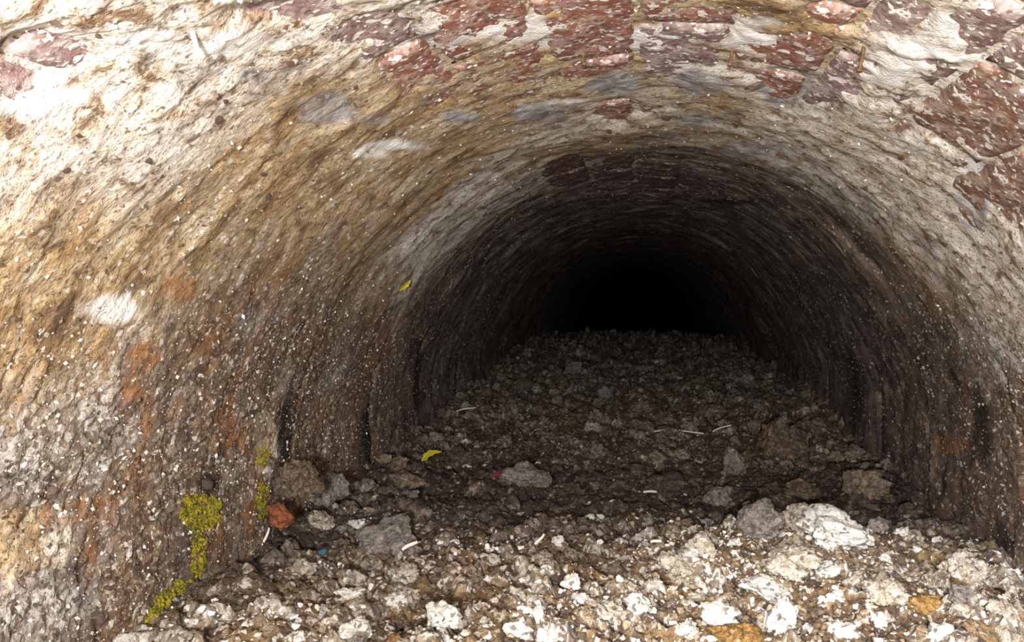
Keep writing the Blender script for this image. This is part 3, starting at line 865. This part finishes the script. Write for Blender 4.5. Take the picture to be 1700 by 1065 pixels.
# grit clinging to the walls and crown: part of the vault
def vault_points(n, fn):
    a = rng.uniform(-HALF * 1.12, HALF * 1.12, n); y = np.exp(rng.uniform(math.log(.7 * R), math.log(5.5 * R), n))
    pr = fn(a, y); keep = rng.random(n) < pr
    a, y = a[keep], y[keep]
    ia = np.clip(np.round((a + a_max) / (2 * a_max) * (NA - 1)).astype(int), 0, NA - 1); iy = np.clip(np.searchsorted(ys, y), 0, NY - 1)
    p = co.reshape(NA, NY, 3)[ia, iy]
    tt = np.clip(a / R, -math.pi / 2, math.pi / 2)
    nn = -np.stack([np.sin(tt), 0 * tt, np.cos(tt)], -1)
    jit_ = rng.normal(size=(len(a), 3)) * .002
    return p + jit_ + nn * .001, nn, crust[ia, iy], soot[ia, iy]
p, nn, cr, so = vault_points(110000, lambda a, y: .10 + .75 * smooth(.55, .85, np.abs(a) / HALF + .35 * (fbm(a * 4, y * 4, 3, 701) - .5)))
n = len(p)
dist = np.linalg.norm(p - np.array([0, 0, CZ]), axis=1)
sz = (.0007 + .0026 * rng.random(n) ** 5.0)
tint = np.clip(rng.random(n) ** 1.3, 0, 1) * (1 - .55 * so)
o = scatter('wall_grit', p, sz, .8, nn, tint, M['grit'], OV, OF)
o.parent = vault; o['kind'] = 'stuff'; o['label'] = 'pale grit clinging to the walls'

# ------------------------------------------------------------------ pebbles and nails in the crown
PEB = [(352, 187, 22, 12), (225, 252, 20, 18), (96, 268, 18, 14), (1105, 188, 20, 10), (1010, 203, 14, 9), (1192, 263, 12, 9), (1502, 254, 14, 9), (1643, 275, 10, 12), (1245, 137, 10, 8), (440, 320, 18, 12), (430, 280, 14, 12), (645, 219, 12, 9), (325, 800, 28, 26), (982, 107, 12, 8)]
for k, (px, py, w, h) in enumerate(PEB):
    a, y = hit_vault(px, py); pt, nn_ = vault_pt(a, y)
    ia = int(round((a + a_max) / (2 * a_max) * (NA - 1))); iy = int(np.searchsorted(ys, y))
    pt = Vector(co.reshape(NA, NY, 3)[ia, iy])
    dist = (pt - Vector((0, 0, CZ))).length
    r_ = max(w, h) / 2 * dist / F * .8
    me = stone_mesh(3000 + k, 3, 5, .15, name='pebble'); me.materials.append(M['pebble'])
    o = link('pebble', me, None, vault); o.scale = (r_, r_ * 1.2, r_ * .7); o.rotation_euler = (rnd.uniform(-.4, .4), rnd.uniform(-.4, .4), rnd.uniform(0, 6)); o.location = pt

NAILS = [(1438, 84, 34, 'short rusty nail in the crown between the red bricks at upper right'), (1217, 88, 22, 'short rusty nail in the crown right of centre'),
         (304, 48, 34, 'pale straw-like nail at upper left of the crown'), (968, 95, 20, 'tiny rusty nail in the crown right above the tunnel centre')]
for px, py, h, lab in NAILS:
    a, y = hit_vault(px, py - h * .45)
    ia = int(round((a + a_max) / (2 * a_max) * (NA - 1))); iy = int(np.searchsorted(ys, y))
    pt = Vector(co.reshape(NA, NY, 3)[ia, iy]); _, nn_ = vault_pt(a, y)
    dist = (pt - Vector((0, 0, CZ))).length
    ln = h * dist / F * 1.05
    root = bpy.data.objects.new('nail', None); COL.objects.link(root)
    root.location = pt; root.empty_display_size = .01
    dirn = (nn_ * .9 + Vector((rnd.uniform(-.1, .1), -.15, -.5))).normalized()
    root.rotation_euler = dirn.to_track_quat('Z', 'Y').to_euler()
    tag(root, lab, 'nail', 'nails in the crown')
    bm = bmesh.new(); bmesh.ops.create_cone(bm, cap_ends=True, segments=10, radius1=.0022, radius2=.0016, depth=ln + .01, matrix=Matrix.Translation((0, 0, ln / 2 - .005)))
    me = bpy.data.meshes.new('shank'); bm.to_mesh(me); bm.free(); link('shank', me, M['straw'] if 'straw' in lab else M['nail'], root)
    bm = bmesh.new(); bmesh.ops.create_cone(bm, cap_ends=True, segments=12, radius1=.0034, radius2=.003, depth=.0018, matrix=Matrix.Translation((0, 0, ln)))
    me = bpy.data.meshes.new('nail_head'); bm.to_mesh(me); bm.free(); link('nail_head', me, M['straw'] if 'straw' in lab else M['nail'], root)

# ------------------------------------------------------------------ moss on the left wall
MOSS = [([(315, 848, 58, 52)], 'square cushion of yellow-green moss on the left wall'),
        ([(313, 900, 24, 50), (312, 935, 24, 40)], 'upright strip of moss below the square moss cushion'),
        ([(290, 980, 36, 32), (262, 1000, 36, 34), (236, 1028, 26, 36)], 'slanting moss band along the rubble edge at lower left'),
        ([(418, 830, 22, 62)], 'narrow moss strip on the left wall nearer the dark'),
        ([(417, 757, 20, 36)], 'small moss spot above the narrow moss strip')]
for ell, lab in MOSS:
    pts, sizes, nns = [], [], []
    for (px, py, w, h) in ell:
        for k in range(int(w * h * .55)):
            u, v = rnd.uniform(-.5, .5), rnd.uniform(-.5, .5)
            if lab.startswith('square'):
                if abs(u) ** 3 + abs(v) ** 3 > .14: continue
            elif u * u + v * v > .25: continue
            X_, Y_ = px + u * w, py + v * h
            a, y = hit_vault(X_, Y_)
            if mnoise.noise((a * 110, y * 110, 0)) < (-.25 if lab.startswith('square') else -.02): continue
            ia = int(round((a + a_max) / (2 * a_max) * (NA - 1))); iy = int(np.searchsorted(ys, y))
            pt = co.reshape(NA, NY, 3)[ia, min(iy, NY - 1)]; _, n_ = vault_pt(a, y)
            pts.append(pt + np.array(n_) * rnd.uniform(0, .003) + rng.normal(size=3) * .0015); nns.append(tuple(n_)); sizes.append(rnd.uniform(.0010, .0026))
    o = scatter('moss_patch', np.array(pts), np.array(sizes), .9, np.array(nns), rng.random(len(pts)), M['moss'])
    tag(o, lab, 'moss', 'moss on the left wall')

# ------------------------------------------------------------------ litter
def leaf(name, p, n_, length, width, ang, curl, lab):
    bm = bmesh.new(); nu = 18; rows = []
    for i in range(nu + 1):
        t_ = i / nu; w_ = width * math.sin(math.pi * min(1, t_ * .96 + .02)) ** .8 * (1 + .18 * math.sin(t_ * 23)) * .5
        bend = curl * (t_ - .5) ** 2 * length * 4
        rows.append([bm.verts.new(((t_ - .5) * length, s * w_ + bend, .0018 + abs(s) * w_ * .35 + .35 * abs(bend))) for s in (-1, 0, 1)])
    for i in range(nu):
        for s in (0, 1): bm.faces.new((rows[i][s], rows[i + 1][s], rows[i + 1][s + 1], rows[i][s + 1]))
    bmesh.ops.solidify(bm, geom=bm.faces[:], thickness=.0006)
    me = bpy.data.meshes.new(name); bm.to_mesh(me); bm.free()
    o = link(name, me, M['leaf'])
    Z_ = Vector(n_).normalized(); Xd = ang - Z_ * ang.dot(Z_); Xd.normalize(); Yd = Z_.cross(Xd)
    o.matrix_world = Matrix.Translation(p) @ Matrix((Xd, Yd, Z_)).transposed().to_4x4()
    tag(o, lab, 'leaf', 'yellow leaves')
    return o
CR = CAM_M @ Vector((1, 0, 0)); CU = CAM_M @ Vector((0, 1, 0))
def surf(px, py):
    a, y = hit_vault(px, py)
    ia = int(round((a + a_max) / (2 * a_max) * (NA - 1))); iy = int(np.searchsorted(ys, y))
    return Vector(co.reshape(NA, NY, 3)[ia, iy]), vault_pt(a, y)[1]
p, nn_ = surf(657, 462)
q1, _ = surf(649, 471); q2, _ = surf(666, 454)
leaf('yellow_leaf', p + nn_ * .014, nn_ + Vector((0, -1.2, 0)), 26 * (p - Vector((0, 0, CZ))).length / F, 8 * (p - Vector((0, 0, CZ))).length / F, CR + CU * .95, .05, 'narrow yellow leaf stuck flat on the left wall of the tunnel')
p = hit_bed(712, 766); p.z = float(bed_h(p.x, p.y)) + .018
dist = (p - Vector((0, 0, CZ))).length
leaf('yellow_leaf', p, Vector((0, -1, .2)), 42 * dist / F, 10 * dist / F, CR + CU * .65, -.22, 'curled yellow leaf lying on the dark rubble at left')

def twig(px1, py1, px2, py2, r, lab, material='straw', name='twig', lift=.008, stand=False):
    p1 = hit_bed(px1, py1); p1.z = float(bed_h(p1.x, p1.y)) + lift * .5
    dist = (p1 - Vector((0, 0, CZ))).length
    p2 = p1 + (CR * (px2 - px1) - CU * (py2 - py1)) * dist / F
    if not stand: p2.z = max(p2.z, float(bed_h(p2.x, p2.y)) + lift * .6)
    bm = bmesh.new(); k = 6; sg = 7; prev = None
    ax = (p2 - p1); L_ = ax.length; ax.normalize(); s1 = ax.orthogonal().normalized(); s2 = ax.cross(s1)
    for i in range(k + 1):
        t_ = i / k; rr = r * (1.0 - .45 * abs(t_ - .4)); c = ax * (L_ * t_) + s1 * (.05 * L_ * math.sin(t_ * 3.1)) + s2 * (.02 * L_ * math.sin(t_ * 6))
        ring = [bm.verts.new(c + (s1 * math.cos(g) + s2 * math.sin(g)) * rr) for g in np.linspace(0, 2 * math.pi, sg, endpoint=False)]
        if prev:
            for g in range(sg): bm.faces.new((prev[g], prev[(g + 1) % sg], ring[(g + 1) % sg], ring[g]))
        else: bm.faces.new(ring[::-1])
        prev = ring
    bm.faces.new(prev)
    me = bpy.data.meshes.new(name); bm.to_mesh(me); bm.free()
    o = link(name, me, M[material]); o.location = p1
    tag(o, lab, 'twig', 'pale twigs and straws on the rubble')
twig(435, 910, 446, 884, .0022, 'white straw standing by the left wall foot', 'straw', 'straw', .01, True)
twig(668, 920, 692, 908, .0030, 'white splinter lying right of the large grey lump', 'straw', 'splinter')
twig(1068, 821, 1103, 823, .0028, 'short white twig at the front of the dark hollow')
twig(1085, 726, 1166, 729, .0022, 'long thin white twig across the far slope', 'straw', 'twig', .03)
twig(1183, 720, 1212, 731, .0022, 'short thin white twig right of the long one')
twig(758, 686, 790, 680, .0020, 'thin pale twig in the dark at left')
twig(888, 908, 903, 892, .0024, 'white splinter leaning at the hollow rim left of centre', 'straw', 'splinter')
twig(1080, 905, 1097, 904, .0026, 'white splinter on ochre rubble near centre', 'straw', 'splinter')

def flake(px, py, w, h, material, name, cat, lab, up_=.006):
    p = hit_bed(px, py); p.z = float(bed_h(p.x, p.y)) + up_
    dist = (p - Vector((0, 0, CZ))).length
    me = stone_mesh(abs(px), 3, 6, .2, name=name); me.materials.append(M[material])
    o = link(name, me); o.scale = (w / 2 * dist / F, .5 * w / 2 * dist / F, h / 2 * dist / F); o.location = p
    o.rotation_euler = (-.3, -.2, .2)
    tag(o, lab, cat)
flake(537, 922, 16, 10, 'blue', 'plastic_chip', 'plastic chip', 'tiny blue chip on the rubble at left')
flake(827, 796, 22, 11, 'redflake', 'plastic_flake', 'plastic flake', 'small red flake beside the grey crusty lump', .012)
